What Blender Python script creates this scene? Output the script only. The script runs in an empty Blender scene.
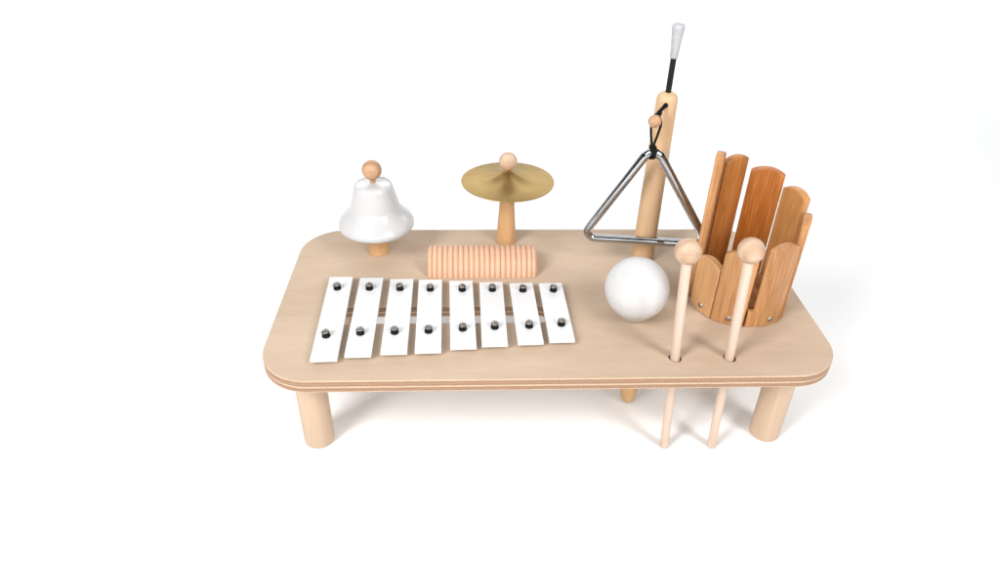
import bpy, bmesh, math, random
from mathutils import Vector, Matrix
random.seed(4)
S = bpy.context.scene
COL = S.collection
PI = math.pi

# ------------------------------------------------------------------ materials
def new_mat(name):
    m = bpy.data.materials.new(name); m.use_nodes = True
    nt = m.node_tree
    return m, nt, nt.nodes['Principled BSDF']

def N(nt, t, **kw):
    n = nt.nodes.new(t)
    for k, v in kw.items(): setattr(n, k, v)
    return n

def plain(name, col, rough=.5, metal=0, **kw):
    m, nt, b = new_mat(name)
    b.inputs['Base Color'].default_value = (*col, 1)
    b.inputs['Roughness'].default_value = rough
    b.inputs['Metallic'].default_value = metal
    for k, v in kw.items(): b.inputs[k].default_value = v
    return m

def ramp(nt, stops):
    r = N(nt, 'ShaderNodeValToRGB')
    e = r.color_ramp.elements
    while len(e) < len(stops): e.new(.5)
    for i, (p, c) in enumerate(stops):
        e[i].position = p
        e[i].color = (*c, 1) if hasattr(c, '__len__') else (c, c, c, 1)
    return r

def wood_nodes(nt, axis, light, dark, grain=90, stretch=.06, rings=0.0, fibre=.12, seed=0.0, blotch=.0):
    """returns (colour socket, height socket)"""
    L = nt.links
    tc = N(nt, 'ShaderNodeTexCoord'); oi = N(nt, 'ShaderNodeObjectInfo')
    add = N(nt, 'ShaderNodeVectorMath', operation='MULTIPLY_ADD')
    cmb = N(nt, 'ShaderNodeCombineXYZ')
    for i in range(3): L.new(oi.outputs['Random'], cmb.inputs[i])
    L.new(cmb.outputs[0], add.inputs[0]); add.inputs[1].default_value = (3.1, 2.3, 1.7)
    L.new(tc.outputs['Object'], add.inputs[2])
    mp = N(nt, 'ShaderNodeMapping')
    sc = [1, 1, 1]; sc[axis] = stretch
    mp.inputs['Scale'].default_value = sc
    mp.inputs['Location'].default_value = (seed, seed * .7, seed * .3)
    L.new(add.outputs[0], mp.inputs['Vector'])
    n1 = N(nt, 'ShaderNodeTexNoise'); n1.inputs['Scale'].default_value = grain
    n1.inputs['Detail'].default_value = 5; n1.inputs['Roughness'].default_value = .6
    n1.inputs['Distortion'].default_value = .6
    L.new(mp.outputs[0], n1.inputs['Vector'])
    n2 = N(nt, 'ShaderNodeTexNoise'); n2.inputs['Scale'].default_value = grain * 9
    n2.inputs['Detail'].default_value = 3
    L.new(mp.outputs[0], n2.inputs['Vector'])
    w = N(nt, 'ShaderNodeTexWave', wave_type='BANDS', bands_direction=['Y', 'X', 'X'][axis])
    w.inputs['Scale'].default_value = grain * .35; w.inputs['Distortion'].default_value = 5
    w.inputs['Detail'].default_value = 2; w.inputs['Detail Scale'].default_value = .6
    L.new(mp.outputs[0], w.inputs['Vector'])
    def math_(op, a, b):
        n = N(nt, 'ShaderNodeMath', operation=op)
        for i, v in enumerate((a, b)):
            if isinstance(v, (int, float)): n.inputs[i].default_value = v
            else: L.new(v, n.inputs[i])
        return n.outputs[0]
    v = math_('MULTIPLY', n1.outputs['Fac'], 1.0 - rings)
    v = math_('ADD', v, math_('MULTIPLY', w.outputs['Fac'], rings))
    f2 = math_('MULTIPLY', math_('SUBTRACT', n2.outputs['Fac'], .5), fibre * 3)
    v = math_('ADD', v, f2)
    if blotch:
        n3 = N(nt, 'ShaderNodeTexNoise'); n3.inputs['Scale'].default_value = 9
        n3.inputs['Detail'].default_value = 2
        L.new(add.outputs[0], n3.inputs['Vector'])
        v = math_('ADD', v, math_('MULTIPLY', math_('SUBTRACT', n3.outputs['Fac'], .5), blotch))
    r = ramp(nt, [(.25, dark), (.75, light)])
    L.new(v, r.inputs[0])
    return r.outputs[0], v, tc, math_

def bump_to(nt, b, h, strength=.1, dist=.0004):
    bp = N(nt, 'ShaderNodeBump'); bp.inputs['Strength'].default_value = strength
    bp.inputs['Distance'].default_value = dist
    nt.links.new(h, bp.inputs['Height']); nt.links.new(bp.outputs[0], b.inputs['Normal'])

def wood(name, axis, light, dark, rough=.5, bump=.15, spec=.35, **kw):
    m, nt, b = new_mat(name)
    c, h, tc, _ = wood_nodes(nt, axis, light, dark, **kw)
    nt.links.new(c, b.inputs['Base Color'])
    b.inputs['Roughness'].default_value = rough
    b.inputs['Specular IOR Level'].default_value = spec
    bump_to(nt, b, h, bump)
    return m

BEECH = wood('beech_leg', 2, (.535, .395, .285), (.475, .34, .235), grain=120, fibre=.08)
BEECH_SMALL = wood('beech_turned', 2, (.64, .41, .235), (.52, .315, .165), grain=150, stretch=.12, fibre=.2)
PEG = wood('orange_peg', 2, (.61, .385, .20), (.53, .31, .145), grain=150, stretch=.12)
MALLET = wood('pale_mallet', 2, (.61, .475, .385), (.55, .415, .325), grain=140, stretch=.08, fibre=.2)
MALLET_HEAD = wood('pale_bead', 0, (.57, .41, .295), (.44, .29, .19), grain=95, stretch=.2, rings=.45, fibre=.2)
KNOB = wood('bead_wood', 0, (.50, .305, .18), (.36, .20, .105), grain=110, stretch=.2, rings=.35, fibre=.3)
BEECH_POST = wood('beech_post', 2, (.64, .435, .26), (.55, .355, .20), grain=120, fibre=.1)
GUIRO = wood('guiro_wood', 0, (.68, .44, .30), (.60, .36, .235), grain=40, stretch=.2, fibre=.1)
STAVE = wood('stave_wood', 2, (.54, .285, .125), (.37, .165, .06), grain=70, stretch=.05, rings=.3, fibre=.5, rough=.42, spec=.4)
STAVE_RED_BOUNCE = wood('stave_wood_red_bounce', 2, (.50, .19, .042), (.31, .092, .013), grain=70, stretch=.05, rings=.3, fibre=.5, rough=.42, spec=.4)  # reddish wood, extra saturation puts light bouncing between staves into the colour
STAVE_PALE = wood('stave_wood_pale', 2, (.61, .355, .175), (.51, .27, .115), grain=60, stretch=.06, rings=.2, fibre=.35, rough=.42, spec=.4)

STAVE_HONEY = wood('stave_wood_honey', 2, (.54, .275, .105), (.41, .185, .058), grain=60, stretch=.05, rings=.3, fibre=.4, rough=.42, spec=.4)
STAVE_AMBER_BOUNCE = wood('stave_wood_amber_bounce', 2, (.52, .215, .060), (.34, .115, .022), grain=70, stretch=.05, rings=.3, fibre=.4, rough=.42, spec=.4)  # saturated to stand in for bounced light on the inner face

def board_mat():
    m, nt, b = new_mat('birch_plywood'); L = nt.links
    top, h, tc, M = wood_nodes(nt, 0, (.505, .388, .29), (.435, .328, .238), grain=26, stretch=.22, rings=.0, fibre=.13, blotch=.6)
    sep = N(nt, 'ShaderNodeSeparateXYZ'); L.new(tc.outputs['Object'], sep.inputs[0])
    z = M('MULTIPLY', sep.outputs['Z'], -1 / .0138)
    nz = N(nt, 'ShaderNodeTexNoise'); nz.inputs['Scale'].default_value = 60
    L.new(tc.outputs['Object'], nz.inputs['Vector'])
    z = M('ADD', z, M('MULTIPLY', M('SUBTRACT', nz.outputs['Fac'], .5), .06))
    P, Dk, Md = (.56, .40, .28), (.27, .165, .105), (.34, .215, .145)
    lay = ramp(nt, [(0, P), (.07, P), (.13, Dk), (.30, Md), (.46, Dk), (.52, P), (.60, P), (.66, Dk), (.80, Md), (.88, Dk), (.93, P)])
    L.new(z, lay.inputs[0])
    # end-grain speckle on the dark plies
    mp = N(nt, 'ShaderNodeMapping'); mp.inputs['Scale'].default_value = (1, 1, .35)
    L.new(tc.outputs['Object'], mp.inputs['Vector'])
    sp = N(nt, 'ShaderNodeTexNoise'); sp.inputs['Scale'].default_value = 900; sp.inputs['Detail'].default_value = 2
    L.new(mp.outputs[0], sp.inputs['Vector'])
    spr = ramp(nt, [(.3, .84), (.6, 1.08)]); L.new(sp.outputs['Fac'], spr.inputs[0])
    mul = N(nt, 'ShaderNodeMixRGB', blend_type='MULTIPLY'); mul.inputs[0].default_value = 1
    L.new(lay.outputs[0], mul.inputs[1]); L.new(spr.outputs[0], mul.inputs[2])
    nt_n = N(nt, 'ShaderNodeSeparateXYZ'); L.new(tc.outputs['Normal'], nt_n.inputs[0])
    fac = M('GREATER_THAN', M('ABSOLUTE', nt_n.outputs['Z'], 0), .8)
    mix = N(nt, 'ShaderNodeMixRGB'); L.new(fac, mix.inputs[0])
    L.new(mul.outputs[0], mix.inputs[1]); L.new(top, mix.inputs[2])
    L.new(mix.outputs[0], b.inputs['Base Color'])
    b.inputs['Roughness'].default_value = .6; b.inputs['Specular IOR Level'].default_value = .15
    bump_to(nt, b, h, .1)
    return m
BOARD = board_mat()

def brass_mat():
    m, nt, b = new_mat('brushed_brass'); L = nt.links
    tc = N(nt, 'ShaderNodeTexCoord')
    sep = N(nt, 'ShaderNodeSeparateXYZ'); L.new(tc.outputs['Object'], sep.inputs[0])
    ln = N(nt, 'ShaderNodeVectorMath', operation='LENGTH')
    cm = N(nt, 'ShaderNodeCombineXYZ'); L.new(sep.outputs[0], cm.inputs[0]); L.new(sep.outputs[1], cm.inputs[1])
    L.new(cm.outputs[0], ln.inputs[0])
    n = N(nt, 'ShaderNodeTexNoise', noise_dimensions='1D'); n.inputs['Scale'].default_value = 900
    n.inputs['Detail'].default_value = 3
    L.new(ln.outputs['Value'], n.inputs['W'])
    n2 = N(nt, 'ShaderNodeTexNoise'); n2.inputs['Scale'].default_value = 45; n2.inputs['Detail'].default_value = 4
    L.new(tc.outputs['Object'], n2.inputs['Vector'])
    r = ramp(nt, [(.3, (.37, .245, .088)), (.7, (.44, .30, .115))]); L.new(n2.outputs['Fac'], r.inputs[0])
    L.new(r.outputs[0], b.inputs['Base Color'])
    b.inputs['Metallic'].default_value = 1; b.inputs['Roughness'].default_value = .42
    b.inputs['Anisotropic'].default_value = .5
    bump_to(nt, b, n.outputs['Fac'], .25, .0002)
    return m
BRASS = brass_mat()

def noisy(name, c1, c2, scale, rough, bump=.1, **kw):
    m, nt, b = new_mat(name); L = nt.links
    tc = N(nt, 'ShaderNodeTexCoord')
    n = N(nt, 'ShaderNodeTexNoise'); n.inputs['Scale'].default_value = scale; n.inputs['Detail'].default_value = 4
    L.new(tc.outputs['Object'], n.inputs['Vector'])
    r = ramp(nt, [(.3, c1), (.7, c2)]); L.new(n.outputs['Fac'], r.inputs[0])
    L.new(r.outputs[0], b.inputs['Base Color']); b.inputs['Roughness'].default_value = rough
    for k, v in kw.items(): b.inputs[k].default_value = v
    bump_to(nt, b, n.outputs['Fac'], bump, .0002)
    return m
BAR = noisy('white_bar_paint', (.635, .64, .645), (.675, .675, .68), 700, .42, .08)
BELLW = noisy('white_bell_enamel', (.50, .495, .499), (.515, .51, .513), 60, .24, .01, **{'Coat Weight': .25, 'Coat Roughness': .12, 'Specular IOR Level': .35})
BALLW = noisy('white_ball_plastic', (.57, .573, .578), (.60, .60, .605), 25, .36, .02, **{'Specular IOR Level': .3})
RUBBER = plain('black_rubber', (.004, .004, .004), .6, **{'Specular IOR Level': .15})
STEEL = noisy('screw_steel', (.22, .20, .18), (.38, .35, .32), 500, .35, .2, Metallic=1)
ZINC = noisy('zinc_screw', (.30, .29, .27), (.45, .44, .42), 700, .45, .3, Metallic=1)
CHROME = plain('chrome_rod', (.46, .465, .48), .025, 1)
CORD = noisy('black_cord', (.006, .006, .006), (.016, .016, .016), 1500, .9, .5, **{'Specular IOR Level': .05})
ROD = plain('black_rod', (.006, .006, .007), .45, **{'Specular IOR Level': .25})
TIP = noisy('grey_white_nylon', (.36, .37, .39), (.43, .44, .46), 250, .5, .04)
FLOOR = noisy('white_sweep', (.82, .82, .82), (.835, .835, .835), 6, .6, .0)
HOLE = plain('drilled_wood', (.16, .09, .05), .8)

# ------------------------------------------------------------------ helpers
def link(name, me, mat, parent=None, loc=(0, 0, 0), smooth=None):
    o = bpy.data.objects.new(name, me); COL.objects.link(o)
    if mat is not None and not me.materials: me.materials.append(mat)
    o.location = loc
    if parent: o.parent = parent
    if smooth is not None:
        for p in me.polygons: p.use_smooth = True
        if smooth < 180:
            try: me.set_sharp_from_angle(angle=math.radians(smooth))
            except Exception: pass
    return o

def tomesh(bm, name='m'):
    bmesh.ops.recalc_face_normals(bm, faces=bm.faces)
    me = bpy.data.meshes.new(name); bm.to_mesh(me); bm.free(); return me

def thing(name, label, cat, loc=(0, 0, 0), group=None):
    o = bpy.data.objects.new(name, None); COL.objects.link(o)
    o.location = loc; o.empty_display_size = .01
    o['label'] = label; o['category'] = cat
    if group: o['group'] = group
    return o

def lathe(bm, prof, seg=64, mtx=None, wob=None):
    """prof: list of (r, z), first/last may have r = 0"""
    mtx = mtx or Matrix()
    rings = []
    for r, z in prof:
        if r < 1e-7:
            rings.append([bm.verts.new(mtx @ Vector((0, 0, z)))])
        else:
            ring = []
            for k in range(seg):
                a = 2 * PI * k / seg
                rr, zz = (r, z) if wob is None else wob(r, z, a)
                ring.append(bm.verts.new(mtx @ Vector((rr * math.cos(a), rr * math.sin(a), zz))))
            rings.append(ring)
    for a, b in zip(rings, rings[1:]):
        for k in range(seg):
            k2 = (k + 1) % seg
            if len(a) == 1 and len(b) == 1: continue
            if len(a) == 1: bm.faces.new((a[0], b[k], b[k2]))
            elif len(b) == 1: bm.faces.new((a[k], a[k2], b[0]))
            else: bm.faces.new((a[k], a[k2], b[k2], b[k]))
    if len(rings[0]) > 1: bm.faces.new(rings[0][::-1])
    if len(rings[-1]) > 1: bm.faces.new(rings[-1])

def lathed(name, prof, mat, parent, loc=(0, 0, 0), seg=64, smooth=40, wob=None, mtx=None):
    bm = bmesh.new(); lathe(bm, prof, seg, mtx, wob)
    return link(name, tomesh(bm, name), mat, parent, loc, smooth)

def rounded_cyl(r0, r1, z0, z1, b=.0015, n=4):
    """profile of a dowel with rounded rims"""
    p = [(0, z0)]
    for i in range(n + 1):
        a = PI / 2 * i / n
        p.append((r0 - b + b * math.sin(a), z0 + b - b * math.cos(a)))
    for i in range(n + 1):
        a = PI / 2 * i / n
        p.append((r1 - b + b * math.cos(a), z1 - b + b * math.sin(a)))
    p.append((0, z1))
    return p

def ball_prof(r, zc, n=24, flat=0):
    return [(r * math.sin(PI * i / n) if 0 < i < n else 0, zc - r * math.cos(PI * i / n)) for i in range(n + 1)]

def smooth_curve(pts, n=6, closed=False):
    """Catmull-Rom"""
    P = [Vector(p) for p in pts]; out = []
    m = len(P)
    rng = range(m if closed else m - 1)
    for i in rng:
        if closed: p0, p1, p2, p3 = P[i - 1], P[i], P[(i + 1) % m], P[(i + 2) % m]
        else: p0, p1, p2, p3 = P[max(i - 1, 0)], P[i], P[i + 1], P[min(i + 2, m - 1)]
        for k in range(n):
            t = k / n
            out.append(.5 * ((2 * p1) + (p2 - p0) * t + (2 * p0 - 5 * p1 + 4 * p2 - p3) * t * t + (3 * p1 - p0 - 3 * p2 + p3) * t ** 3))
    if not closed: out.append(P[-1])
    return out

def tube(bm, pts, r, seg=12, closed=False, cap=True):
    P = [Vector(p) for p in pts]; n = len(P)
    up = None; rings = []
    for i in range(n):
        if closed: t = (P[(i + 1) % n] - P[i - 1]).normalized()
        else: t = (P[min(i + 1, n - 1)] - P[max(i - 1, 0)]).normalized()
        if up is None:
            up = Vector((0, 0, 1)) if abs(t.z) < .9 else Vector((0, 1, 0))
        s = t.cross(up).normalized(); up = s.cross(t).normalized()
        rr = r(i / max(n - 1, 1)) if callable(r) else r
        rings.append([bm.verts.new(P[i] + rr * (math.cos(2 * PI * k / seg) * s + math.sin(2 * PI * k / seg) * up)) for k in range(seg)])
    prs = list(zip(rings, rings[1:])) + ([(rings[-1], rings[0])] if closed else [])
    for a, b in prs:
        for k in range(seg):
            k2 = (k + 1) % seg
            bm.faces.new((a[k], a[k2], b[k2], b[k]))
    if not closed and cap:
        bm.faces.new(rings[0][::-1]); bm.faces.new(rings[-1])

def bevel_mod(o, w, seg=2, ang=30):
    b = o.modifiers.new('bevel', 'BEVEL'); b.width = w; b.segments = seg
    b.limit_method = 'ANGLE'; b.angle_limit = math.radians(ang); b.harden_normals = False

def plate(name, loops, depth, bev, mat, parent, loc=(0, 0, 0)):
    """flat plate from a filled outline with holes; top face at z=0"""
    cu = bpy.data.curves.new(name, 'CURVE'); cu.dimensions = '2D'; cu.fill_mode = 'BOTH'
    for lp in loops:
        sp = cu.splines.new('POLY'); sp.points.add(len(lp) - 1); sp.use_cyclic_u = True
        for p, q in zip(sp.points, lp): p.co = (q[0], q[1], 0, 1)
    cu.extrude = depth / 2 - bev; cu.bevel_depth = bev; cu.bevel_resolution = 2; cu.offset = -bev
    tmp = bpy.data.objects.new('tmp', cu); COL.objects.link(tmp)
    bpy.context.view_layer.update()
    dg = bpy.context.evaluated_depsgraph_get()
    me = bpy.data.meshes.new_from_object(tmp.evaluated_get(dg))
    bpy.data.objects.remove(tmp); me.materials.clear()
    me.transform(Matrix.Translation((0, 0, -depth / 2)))
    return link(name, me, mat, parent, loc)

def rrect(x0, x1, y0, y1, r, n=24):
    pts = []
    for cx, cy, a0 in ((x1 - r, y0 + r, -90), (x1 - r, y1 - r, 0), (x0 + r, y1 - r, 90), (x0 + r, y0 + r, 180)):
        for i in range(n + 1):
            a = math.radians(a0 + 90 * i / n); pts.append((cx + r * math.cos(a), cy + r * math.sin(a)))
    return pts

def circle(x, y, r, n=32): return [(x + r * math.cos(2 * PI * i / n), y + r * math.sin(2 * PI * i / n)) for i in range(n)]

# ------------------------------------------------------------------ setting
H = .12          # height of the board's top above the floor; board top is z = 0
bm = bmesh.new()
vs = [bm.verts.new(v) for v in ((-14, -8, -H), (14, -8, -H), (14, 20, -H), (-14, 20, -H))]
bm.faces.new(vs)
fl = link('floor', tomesh(bm, 'floor'), FLOOR); fl['kind'] = 'structure'

# ------------------------------------------------------------------ table
D = .2717; T = .0138
table = thing('music_table', 'low rectangular birch plywood music table with rounded corners on short round legs', 'table', (0, .136, -H))
def local(root, p): return (p[0] - root.location.x, p[1] - root.location.y, p[2] - root.location.z)
hole1, hole2 = (.1163, .0273), (.1689, .0268)
loops = [rrect(-.275, .275, 0, D, .049), rrect(-.2165, .0055, .0840, .1128, .0143, 10),
         circle(*hole1, .0060), circle(*hole2, .0060)]
plate('tabletop', loops, T, .0006, BOARD, table, local(table, (0, 0, 0)))
leg_me = None
for sx, y in ((-.236, .044), (.236, .044), (-.236, .23), (.236, .23)):
    if leg_me is None:
        o = lathed('leg', rounded_cyl(.0152, .0152, 0, H - T, .0022), BEECH, table, local(table, (sx, y, -H)))
        leg_me = o.data
    else:
        link('leg', leg_me, None, table, local(table, (sx, y, -H)))

# ------------------------------------------------------------------ bell
bx, by = -.184, .2223
bell = thing('bell', 'glossy white bell with flared lip and wooden knob on a short wooden stem', 'bell', (bx, by, 0))
prof_out = [(.0030, .0884), (.0120, .0882), (.0178, .0873), (.0206, .0850), (.0219, .0812), (.0232, .0762), (.0246, .0708), (.0260, .0655), (.0274, .0605),
            (.0294, .0562), (.0320, .0525), (.0351, .0493), (.0382, .0462), (.0407, .0433), (.0420, .0410), (.0424, .0398), (.0424, .0376), (.0421, .0364), (.0408, .0345), (.0390, .0334)]
prof_in = [(.0380, .0332), (.0365, .0355), (.0340, .0420), (.0290, .0480), (.0255, .055), (.0235, .062), (.0210, .070), (.0180, .078), (.012, .0805), (.003, .081)]
def cr(prof, n=4):
    return [(max(v.x, 0), v.y) for v in smooth_curve([(r, z, 0) for r, z in prof], n)]
full = cr(prof_out + prof_in, 4)
bm = bmesh.new(); lathe(bm, full, 72)
link('bell_cup', tomesh(bm), BELLW, bell, smooth=180)
lathed('stem', rounded_cyl(.0122, .0112, 0, .0815, .0008), PEG, bell)
kb = lathed('knob', ball_prof(.0107, .1029), KNOB, bell, smooth=180)
lathed('knob_neck', [(0, .086), (.0034, .086), (.0031, .090), (.0034, .0935), (0, .0935)], KNOB, bell, smooth=60)

# ------------------------------------------------------------------ cymbal
cym = thing('cymbal', 'thin brass cymbal with pinched centre and wooden ball knob on a tapered wooden post', 'cymbal', (-.0352, .2442, 0))
lathed('stand', rounded_cyl(.0117, .0072, 0, .0775, .0006), PEG, cym)
def pleat(r, z, a):
    k = max(0, 1 - abs(r - .014) / .022)
    return r, z + .0007 * k * math.cos(5 * a + 1.45) + .0004 * math.sin(2 * a + .6) * (r / .05)
top = [(.0032, .0902), (.0040, .0893), (.0060, .0878), (.0095, .0858), (.0150, .0836), (.0220, .0816), (.0320, .0797), (.0420, .0783), (.0500, .0770), (.0527, .0765)]
bot = [(r, z - .0007) for r, z in reversed(top)]
top = cr(top, 3); bot = cr(bot, 3)
bm = bmesh.new(); lathe(bm, top + bot, 120, None, pleat)
dk = link('disc', tomesh(bm), BRASS, cym, (0, -.0012, .0032), smooth=180); dk.rotation_euler.x = math.radians(-.8)
lathed('knob', ball_prof(.0101, .1035), MALLET_HEAD, cym, smooth=180)
lathed('knob_neck', [(0, .087), (.0030, .087), (.0028, .0945), (0, .0945)], KNOB, cym, smooth=60)

# ------------------------------------------------------------------ guiro
gx0, gx1, gy, gr = -.1258, -.0040, .1880, .0243
bm = bmesh.new()
nr = 21; L_ = gx1 - gx0; sts = []
for i in range(nr):
    for j in range(12):
        t = j / 12
        u = abs(2 * t - 1)              # 1 at the groove, 0 at the ridge crest
        dep = .0029 * (1 - math.sqrt(1 - .985 * u ** 1.7)) * (1 + .1 * math.sin(i * 2.7))
        sts.append((L_ * (i + t) / nr, dep))
sts.append((L_, .0024))
rows = []
for x, dep in sts:
    e = min(x, L_ - x); rnd = 0
    if e < .007: rnd = .007 - math.sqrt(max(0, .007 ** 2 - (.007 - e) ** 2))
    r = gr - dep - rnd * .7
    row = [bm.verts.new((x, r * math.cos(PI * k / 40), max(0, r * math.sin(PI * k / 40)) )) for k in range(41)]
    rows.append(row)
for a, b in zip(rows, rows[1:]):
    for k in range(40): bm.faces.new((a[k], a[k + 1], b[k + 1], b[k]))
    bm.faces.new((a[0], b[0], b[40], a[40]))
bm.faces.new(rows[0]); bm.faces.new(rows[-1][::-1])
g = link('guiro', tomesh(bm, 'guiro'), GUIRO, None, (gx0, gy, .0004), 50)
g['label'] = 'half-round wooden rasp block cut with closely spaced vertical grooves, lying behind the white bars'
g['category'] = 'guiro'

# ------------------------------------------------------------------ glockenspiel
glock = thing('glockenspiel', 'row of eight white tone bars, longest at left, screwed over a slot in the board', 'glockenspiel', (-.10, .094, 0))
BARS = [(-.2298, -.205, .1586, -.226, -.2004, .0213, (-.2184, .1371), (-.2166, .0572)),
        (-.1968, -.1722, .1566, -.1951, -.1703, .0268, (-.1848, .1363), (-.1845, .0606)),
        (-.164, -.1395, .1541, -.1624, -.1372, .0303, (-.1525, .1351), (-.1518, .0617)),
        (-.1335, -.1086, .1522, -.1303, -.1055, .0318, (-.1206, .1338), (-.1191, .0629)),
        (-.1005, -.0758, .15, -.0974, -.072, .037, (-.0869, .133), (-.0859, .066)),
        (-.068, -.0436, .1472, -.0673, -.0424, .0405, (-.055, .1327), (-.0546, .0683)),
        (-.0365, -.0106, .1450, -.0328, -.0079, .043, (-.0228, .1315), (-.0206, .0695)),
        (-.0047, .021, .1446, -.0021, .0225, .0459, (.0096, .1312), (.0116, .0723))]
gb = bmesh.new()
lathe(gb, [(0, 0), (.0038, 0), (.0041, .0007), (.0039, .0015), (.0030, .0021), (.0029, .0028), (.0036, .0033), (.0038, .0046), (.0034, .0052), (0, .0052)], 20)
grom_me = tomesh(gb, 'grommet'); grom_me.materials.append(RUBBER)
for p_ in grom_me.polygons: p_.use_smooth = True
hb = bmesh.new()
lathe(hb, [(0, 0), (.0034, 0), (.0037, .0004), (.0037, .0009), (.0033, .0013), (.0018, .0016), (0, .0017)], 20)
slot = bmesh.ops.create_cube(hb, size=1)['verts']
for v in slot: v.co = Vector((v.co.x * .0045, v.co.y * .0007, .00165 + v.co.z * .0003))
head_me = tomesh(hb, 'head'); head_me.materials.append(STEEL)
for p_ in head_me.polygons: p_.use_smooth = p_.area < 8e-6
WID = ['longest', 'second longest', 'third longest', 'fourth longest', 'fifth longest', 'third shortest', 'second shortest', 'shortest']
for i, (xl, xr, yt, xbl, xbr, yb, s1, s2) in enumerate(BARS):
    cx = (xl + xr + xbl + xbr) / 4; cy = (yt + yb) / 2; ln = yt - yb
    ang = math.atan2(((xbl + xbr) - (xl + xr)) / 2, ln)
    bm = bmesh.new(); bmesh.ops.create_cube(bm, size=1)
    for v in bm.verts: v.co = Vector((v.co.x * .0249, v.co.y * ln, v.co.z * .003 + .0053))
    bo = link('bar', tomesh(bm, 'bar'), BAR, glock, local(glock, (cx, cy, 0)))
    bo.rotation_euler.z = ang
    bevel_mod(bo, .0004, 2)
    for (sx, sy) in (s1, s2):
        lx, ly = sx - cx + .0003, sy - cy - .0010
        rx = lx * math.cos(-ang) - ly * math.sin(-ang); ry = lx * math.sin(-ang) + ly * math.cos(-ang)
        tx, ty = random.uniform(-.04, .04), random.uniform(-.05, .05)
        for nm, me, zz in (('rubber_grommet', grom_me, .0067), ('screw_head', head_me, .0118)):
            o = link(nm, me, None, bo, (rx + ty * (zz - .0067), ry - tx * (zz - .0067), zz))
            o.rotation_euler = (tx, ty, random.uniform(0, 3) if nm == 'screw_head' else 0)
        # the spacer the bar stands on, below it
        sp = bmesh.new(); lathe(sp, [(0, .0002), (.0034, .0002), (.0034, .0036), (0, .0036)], 16)
        link('spacer', tomesh(sp, 'spacer'), RUBBER, bo, (rx, ry, 0))

# ------------------------------------------------------------------ ball on a peg
ball = thing('ball_shaker', 'smooth white plastic ball standing in front of the tall wooden post', 'shaker', (.0883, .0928, 0))
R = .0318; zc = .0350
pr = [(0, .0003), (.0112, .0003), (.0125, .0012)]
for i in range(41):
    a = (PI - math.radians(50)) * (1 - i / 40)
    rr, zz = R * math.sin(a), zc + R * math.cos(a)
    pr.append((rr if i < 40 else 0, zz))
bm = bmesh.new()
lathe(bm, pr, 72); b_o = link('ball', tomesh(bm), BALLW, ball, smooth=60)
bm = bmesh.new(); lathe(bm, [(0, -.1190), (.0040, -.1183), (.0066, -.1155), (.0082, -.110), (.0094, -.100), (.0098, -.014), (.0098, .004), (0, .004)], 32)
tilt = Matrix.Rotation(math.radians(-4.6), 4, 'Y')
me = tomesh(bm); me.transform(tilt)
link('peg', me, PEG, ball, smooth=40)

# ------------------------------------------------------------------ post, triangle, beater
px_, py_ = .1215, .205
post = thing('triangle_stand', 'tall round beech post with domed top that carries the triangle', 'post', (px_, py_, 0))
pp = [(0, 0), (.0126, 0), (.0127, .001)] + [(.0126 - .0018 * t / 8, .001 + .187 * t / 8) for t in range(1, 9)]
for i in range(1, 9):
    a = PI / 2 * i / 8
    pp.append((max(.0040 + .0068 * math.cos(a), 0), .188 + .0088 * math.sin(a)))
pp.append((0, .1968))
lathed('post', pp, BEECH_POST, post, smooth=60)

beat = thing('triangle_beater', 'black rod with a grey-white flared tip standing upright in the top of the post', 'beater', (px_, py_, .190))
lathed('rod', rounded_cyl(.0029, .0029, .0, .0425, .0004), ROD, beat, seg=32)
def ridge(r, z, a): return r * (1 + .012 * math.cos(14 * a)), z
lathed('tip', [(0, .0405), (.0034, .0406), (.0039, .0415), (.0044, .050), (.0053, .060), (.0061, .068), (.0063, .0705), (.0058, .0722), (.0040, .0730), (0, .0731)], TIP, beat, seg=56, smooth=60, wob=ridge)

tri = thing('triangle', 'chrome steel triangle hanging from a knotted black cord with a small wooden bead', 'triangle', (.1055, .17, .1559))
A = Vector((.1055, .17, .1559)); Lc = Vector((.046, .1934, .0352)); Rc = Vector((.1798, .1665, .0414))
def fillet(P0, P, P1, r, n=10):
    d0 = (P0 - P).normalized(); d1 = (P1 - P).normalized()
    half = d0.angle(d1) / 2; t = r / math.tan(half)
    bis = (d0 + d1).normalized(); C = P + bis * (r / math.sin(half))
    s, e = P + d0 * t, P + d1 * t; out = []
    v0, v1 = s - C, e - C; w = v0.angle(v1)
    for i in range(n + 1):
        k = i / n
        out.append(C + (v0 * math.sin((1 - k) * w) + v1 * math.sin(k * w)) / math.sin(w))
    return out
def seg_(a, b, n): return [a.lerp(b, i / n) for i in range(n + 1)]
fa = fillet(Rc, A, Lc, .0098); fl_ = fillet(A, Lc, Rc, .0088)
fr = fillet(Lc, Rc, A, .0088)
start = A.lerp(Rc, .885)
pts = seg_(start, fa[0], 6)[:-1] + fa + seg_(fa[-1], fl_[0], 6)[1:-1] + fl_ + seg_(fl_[-1], fr[0], 6)[1:-1] + fr[:7]
bm = bmesh.new(); tube(bm, [p - A for p in pts], .0046, 24)
link('rod', tomesh(bm), CHROME, tri, smooth=50)
def q(*c): return Vector(c) - A
bm = bmesh.new()
tube(bm, smooth_curve([q(.1187, .199, .1878), q(.1177, .1935, .1870), q(.1118, .187, .1845), q(.1085, .1815, .1836), q(.1067, .179, .1822)], 5), .0019, 10)
def blob(c, r, sx=1, sy=1, sz=1):
    vs = bmesh.ops.create_icosphere(bm, subdivisions=2, radius=r)['verts']
    for v in vs:
        d = 1 + .12 * math.sin(v.co.x * 2400 + v.co.z * 1700)
        v.co = Vector((v.co.x * sx * d, v.co.y * sy, v.co.z * sz * d)) + c
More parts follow.
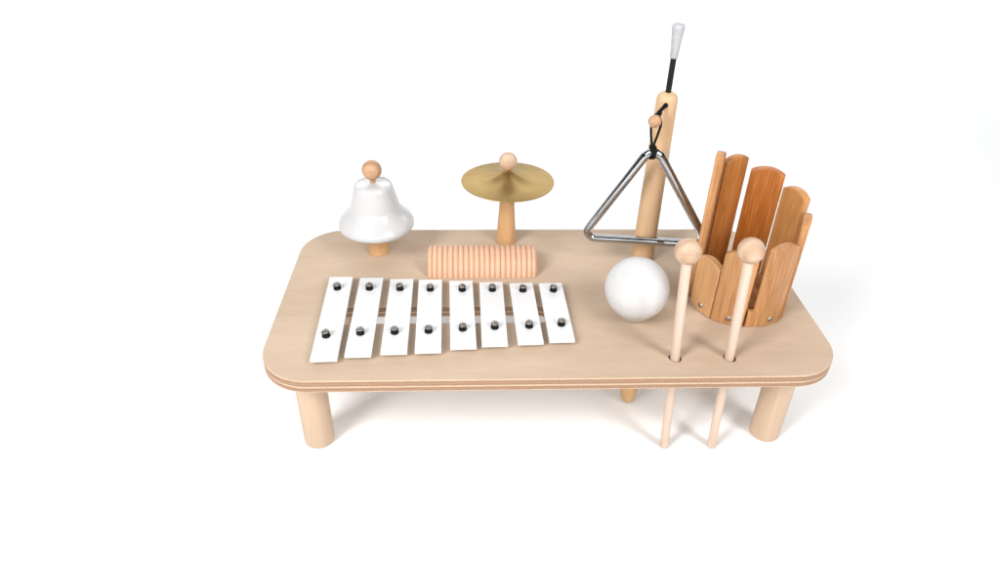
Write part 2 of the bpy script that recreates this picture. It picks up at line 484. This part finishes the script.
blob(q(.1172, .1930, .1866), .0027, 1, .7, 1); blob(q(.1090, .1820, .1830), .0029); blob(q(.1062, .1785, .1816), .0031, 1.2, 1, .9)
tube(bm, smooth_curve([q(.1075, .179, .1815), q(.1098, .1775, .1790), q(.1108, .1760, .1735), q(.1082, .173, .1640), q(.1053, .170, .1560), q(.1045, .1690, .1535)], 6), .00125, 10)
tube(bm, smooth_curve([q(.1050, .179, .1815), q(.1020, .1780, .1790), q(.1013, .1765, .1735), q(.1018, .174, .1645), q(.1030, .170, .1560), q(.1036, .1690, .1535)], 6), .00125, 10)
kc = q(.1040, .1695, .1532); blob(kc, .0034, 1.1, 1, .8); blob(kc + Vector((0, 0, -.0012)), .0030, 1.25, 1.05, .7)
# wraps round the rod just under the knot
mid = fa[5] - A
for dx in (-.0017, .0002, .0019):
    tube(bm, [mid + Vector((dx - .0010 + .0006 * math.sin(2 * PI * k / 20), .0056 * math.cos(2 * PI * k / 20), .0057 * math.sin(2 * PI * k / 20))) for k in range(20)], .0011, 8, closed=True)
tube(bm, [kc + Vector((0, 0, -.001)), mid + Vector((-.0008, 0, .004))], .0022, 10)
cord = link('cord', tomesh(bm), CORD, tri, smooth=180)
bd = bmesh.new(); lathe(bd, ball_prof(.0064, 0), 32)
link('bead', tomesh(bd), KNOB, cord, q(.1024, .1695, .1796), smooth=180)

# ------------------------------------------------------------------ ring of staves
cx, cy = .2045, .1215
ring = thing('stave_ring', 'round cup of eight upright wooden staves whose heights climb in a spiral', 'wooden instrument', (cx, cy, 0))
R0 = .0496; TH = .0082
def stave(theta, h, w=.0315, slant=0.0, mat=STAVE, inner=0.0, outer=0.0):
    bm = bmesh.new()
    n = 10; tops_o = []; tops_i = []
    cols = []
    for i in range(n + 1):
        s = -w / 2 + w * i / n; k = 2 * i / n - 1
        ho = h - .0052 * k * k + slant * s
        ro = .0 - .0011 * k * k; ri = -TH - .0004 * k * k + inner * max(0, -k)
        ro -= outer * max(0, (-k - .5) * 2)
        cols.append((bm.verts.new((ro, s, .0003)), bm.verts.new((ro, s, ho)), bm.verts.new((ri, s, ho - .0004)), bm.verts.new((ri, s, .0003))))
    for a, b in zip(cols, cols[1:]):
        for j in range(4):
            j2 = (j + 1) % 4
            bm.faces.new((a[j], b[j], b[j2], a[j2]))
    bm.faces.new(cols[0][::-1]); bm.faces.new(cols[-1])
    me = tomesh(bm, 'stave')
    t = math.radians(theta)
    o = link('stave', me, mat, ring, (R0 * math.cos(t), R0 * math.sin(t), 0), 35)
    o.rotation_euler = (0, 0, t)
    bevel_mod(o, .0010, 3, 40)
    if theta in (203, 241, 291, 336):
        sb = bmesh.new()
        lathe(sb, [(0, 0), (.0030, 0), (.0031, .0004), (.0024, .0011), (.0010, .0013), (0, .0013)], 20, Matrix.Rotation(PI / 2, 4, 'Y'))
        c1 = bmesh.ops.create_cube(sb, size=1)['verts']
        for v in c1: v.co = Vector((.0013 + v.co.x * .0003, v.co.y * .0040, v.co.z * .0008))
        link('screw', tomesh(sb, 'screw'), ZINC, o, (-.0002, .0015, .0078), 40)
    return o
stave(203, .0635, mat=STAVE_PALE)
stave(241, .0840)
stave(291, .0945, mat=STAVE, outer=.0045)
stave(336, .1120)
stave(20, .1235, mat=STAVE_HONEY)
stave(64, .1345, w=.0335, mat=STAVE_RED_BOUNCE)
stave(108, .1465, inner=.0052, mat=STAVE_AMBER_BOUNCE)
stave(155, .1600, w=.029, mat=STAVE)
# inner hub that the staves are screwed to
hb = bmesh.new()
oct_ = [(math.cos(math.radians(a)) * (R0 - TH - .0012), math.sin(math.radians(a)) * (R0 - TH - .0012)) for a in (183, 223, 266, 313, 358, 42, 86, 131)]
lo = [hb.verts.new((x, y, .0006)) for x, y in oct_]; hi = [hb.verts.new((x, y, .018)) for x, y in oct_]
hb.faces.new(lo[::-1]); hb.faces.new(hi)
for k in range(8): hb.faces.new((lo[k], lo[(k + 1) % 8], hi[(k + 1) % 8], hi[k]))
o = link('hub', tomesh(hb, 'hub'), STAVE, ring); bevel_mod(o, .0008, 2)
# packing slip between the two front staves
for a, w_, rr in ((265.5, .0045, .0452), (269.5, .0050, .0447)):
    fb = bmesh.new(); bmesh.ops.create_cube(fb, size=1)
    for v in fb.verts: v.co = Vector((v.co.x * .007, v.co.y * w_, v.co.z * .018 + .0094))
    t = math.radians(a)
    o = link('spacer', tomesh(fb, 'spacer'), STAVE, ring, (rr * math.cos(t), rr * math.sin(t), 0)); o.rotation_euler.z = t
    bevel_mod(o, .0006, 2)
bm = bmesh.new(); lathe(bm, [(0, -.1195), (.0040, -.1190), (.0066, -.1160), (.0084, -.110), (.0095, -.100), (.0098, .002), (0, .002)], 32)
link('peg', tomesh(bm), PEG, ring, smooth=40)

# ------------------------------------------------------------------ mallets
def mallet(bot, top, label):
    b, t = Vector(bot), Vector(top); d = t - b; ln = d.length
    m = thing('mallet', label, 'mallet', b, 'pair of wooden mallets stuck through the board')
    rot = Vector((0, 0, 1)).rotation_difference(d)
    m.rotation_mode = 'QUATERNION'; m.rotation_quaternion = rot
    lathed('stick', rounded_cyl(.0044, .0045, 0, ln - .006, .0008), MALLET, m, seg=40)
    pf = ball_prof(.0116, 0, 28)
    lathed('head', pf, MALLET_HEAD, m, (0, 0, ln), smooth=180)
    return m
mallet((.1238, .0262, -H + .0002), (.1086, .0285, .1180), 'pale wooden mallet with round head, the one nearer the white ball')
mallet((.1735, .0254, -H + .0002), (.1634, .0285, .1187), 'pale wooden mallet with round head, the one in front of the brown staves')

# ------------------------------------------------------------------ light
def area(name, loc, target, size, power, col=(1, 1, 1), sy=None):
    l = bpy.data.lights.new(name, 'AREA'); l.shape = 'RECTANGLE'; l.size = size; l.size_y = sy or size
    l.energy = power; l.color = col
    o = bpy.data.objects.new(name, l); COL.objects.link(o); o.location = loc
    o.rotation_euler = (Vector(target) - Vector(loc)).to_track_quat('-Z', 'Y').to_euler()
    return o
area('softbox_right', (.95, -.95, 1.05), (.05, .1, 0), .5, 24, (1, .99, .978), .95)
area('softbox_left', (-1.0, -.85, 1.0), (-.05, .1, 0), .5, 34, (1, .99, .978), .95)
area('fill_back', (0, 2.7, 1.35), (0, 2.8, 0), 5.4, 135, (.97, .985, 1), 2.2)  # added fill lamp, out of view, keeps the far floor white

area('fill_front_low', (.1, -1.75, .75), (0, .1, -.05), 1.5, 9, (1, .99, .98), .35)  # added low fill, brightens the floor under the front edge
area('fill_overhead', (0, .35, 1.9), (0, .2, 0), 1.6, 9, (.97, .985, 1))  # added fill from above, makes up for the dim world light

w = bpy.data.worlds.new('World'); S.world = w; w.use_nodes = True
nt = w.node_tree; bg = nt.nodes['Background']
tc = nt.nodes.new('ShaderNodeTexCoord'); sp = nt.nodes.new('ShaderNodeSeparateXYZ')
nt.links.new(tc.outputs['Generated'], sp.inputs[0])
# a white studio: pale walls low down, dark ceiling, dimmer behind the camera
def wramp(sock, stops):
    r = nt.nodes.new('ShaderNodeValToRGB'); e = r.color_ramp.elements
    for i, (p, c) in enumerate(stops):
        e[i].position = p; e[i].color = (c, c * 1.005, c * 1.02, 1)
    nt.links.new(sock, r.inputs[0]); return r.outputs[0]
mr = nt.nodes.new('ShaderNodeMath'); mr.operation = 'MULTIPLY_ADD'; mr.inputs[1].default_value = .5; mr.inputs[2].default_value = .5
nt.links.new(sp.outputs['Y'], mr.inputs[0])
cz = wramp(sp.outputs['Z'], ((.14, 1.0), (.34, .04)))
cyy = wramp(mr.outputs[0], ((.52, .03), (.80, 1.0)))
mx = nt.nodes.new('ShaderNodeMixRGB'); mx.blend_type = 'MULTIPLY'; mx.inputs[0].default_value = 1
nt.links.new(cz, mx.inputs[1]); nt.links.new(cyy, mx.inputs[2])
nt.links.new(mx.outputs[0], bg.inputs['Color']); bg.inputs['Strength'].default_value = .6

# ------------------------------------------------------------------ camera
cam = bpy.data.cameras.new('camera'); co = bpy.data.objects.new('camera', cam); COL.objects.link(co)
cam.sensor_width = 36; cam.lens = 693.876 / 1000 * 36; cam.clip_start = .01; cam.clip_end = 200
rt = Vector((.9991283925, -.0371352721, .019063756)); up = Vector((.0050792825, .5614584085, .8274893693)); bk = Vector((-.0414325489, -.8266712932, .5611576577))
M = Matrix((rt, up, bk)).transposed().to_4x4(); M.translation = Vector((-.0770682364, -.4709435319, .4274997879))
co.matrix_world = M
S.camera = co
S.view_settings.view_transform = 'Standard'; S.view_settings.look = 'None'
S.view_settings.exposure = 0; S.view_settings.gamma = 1
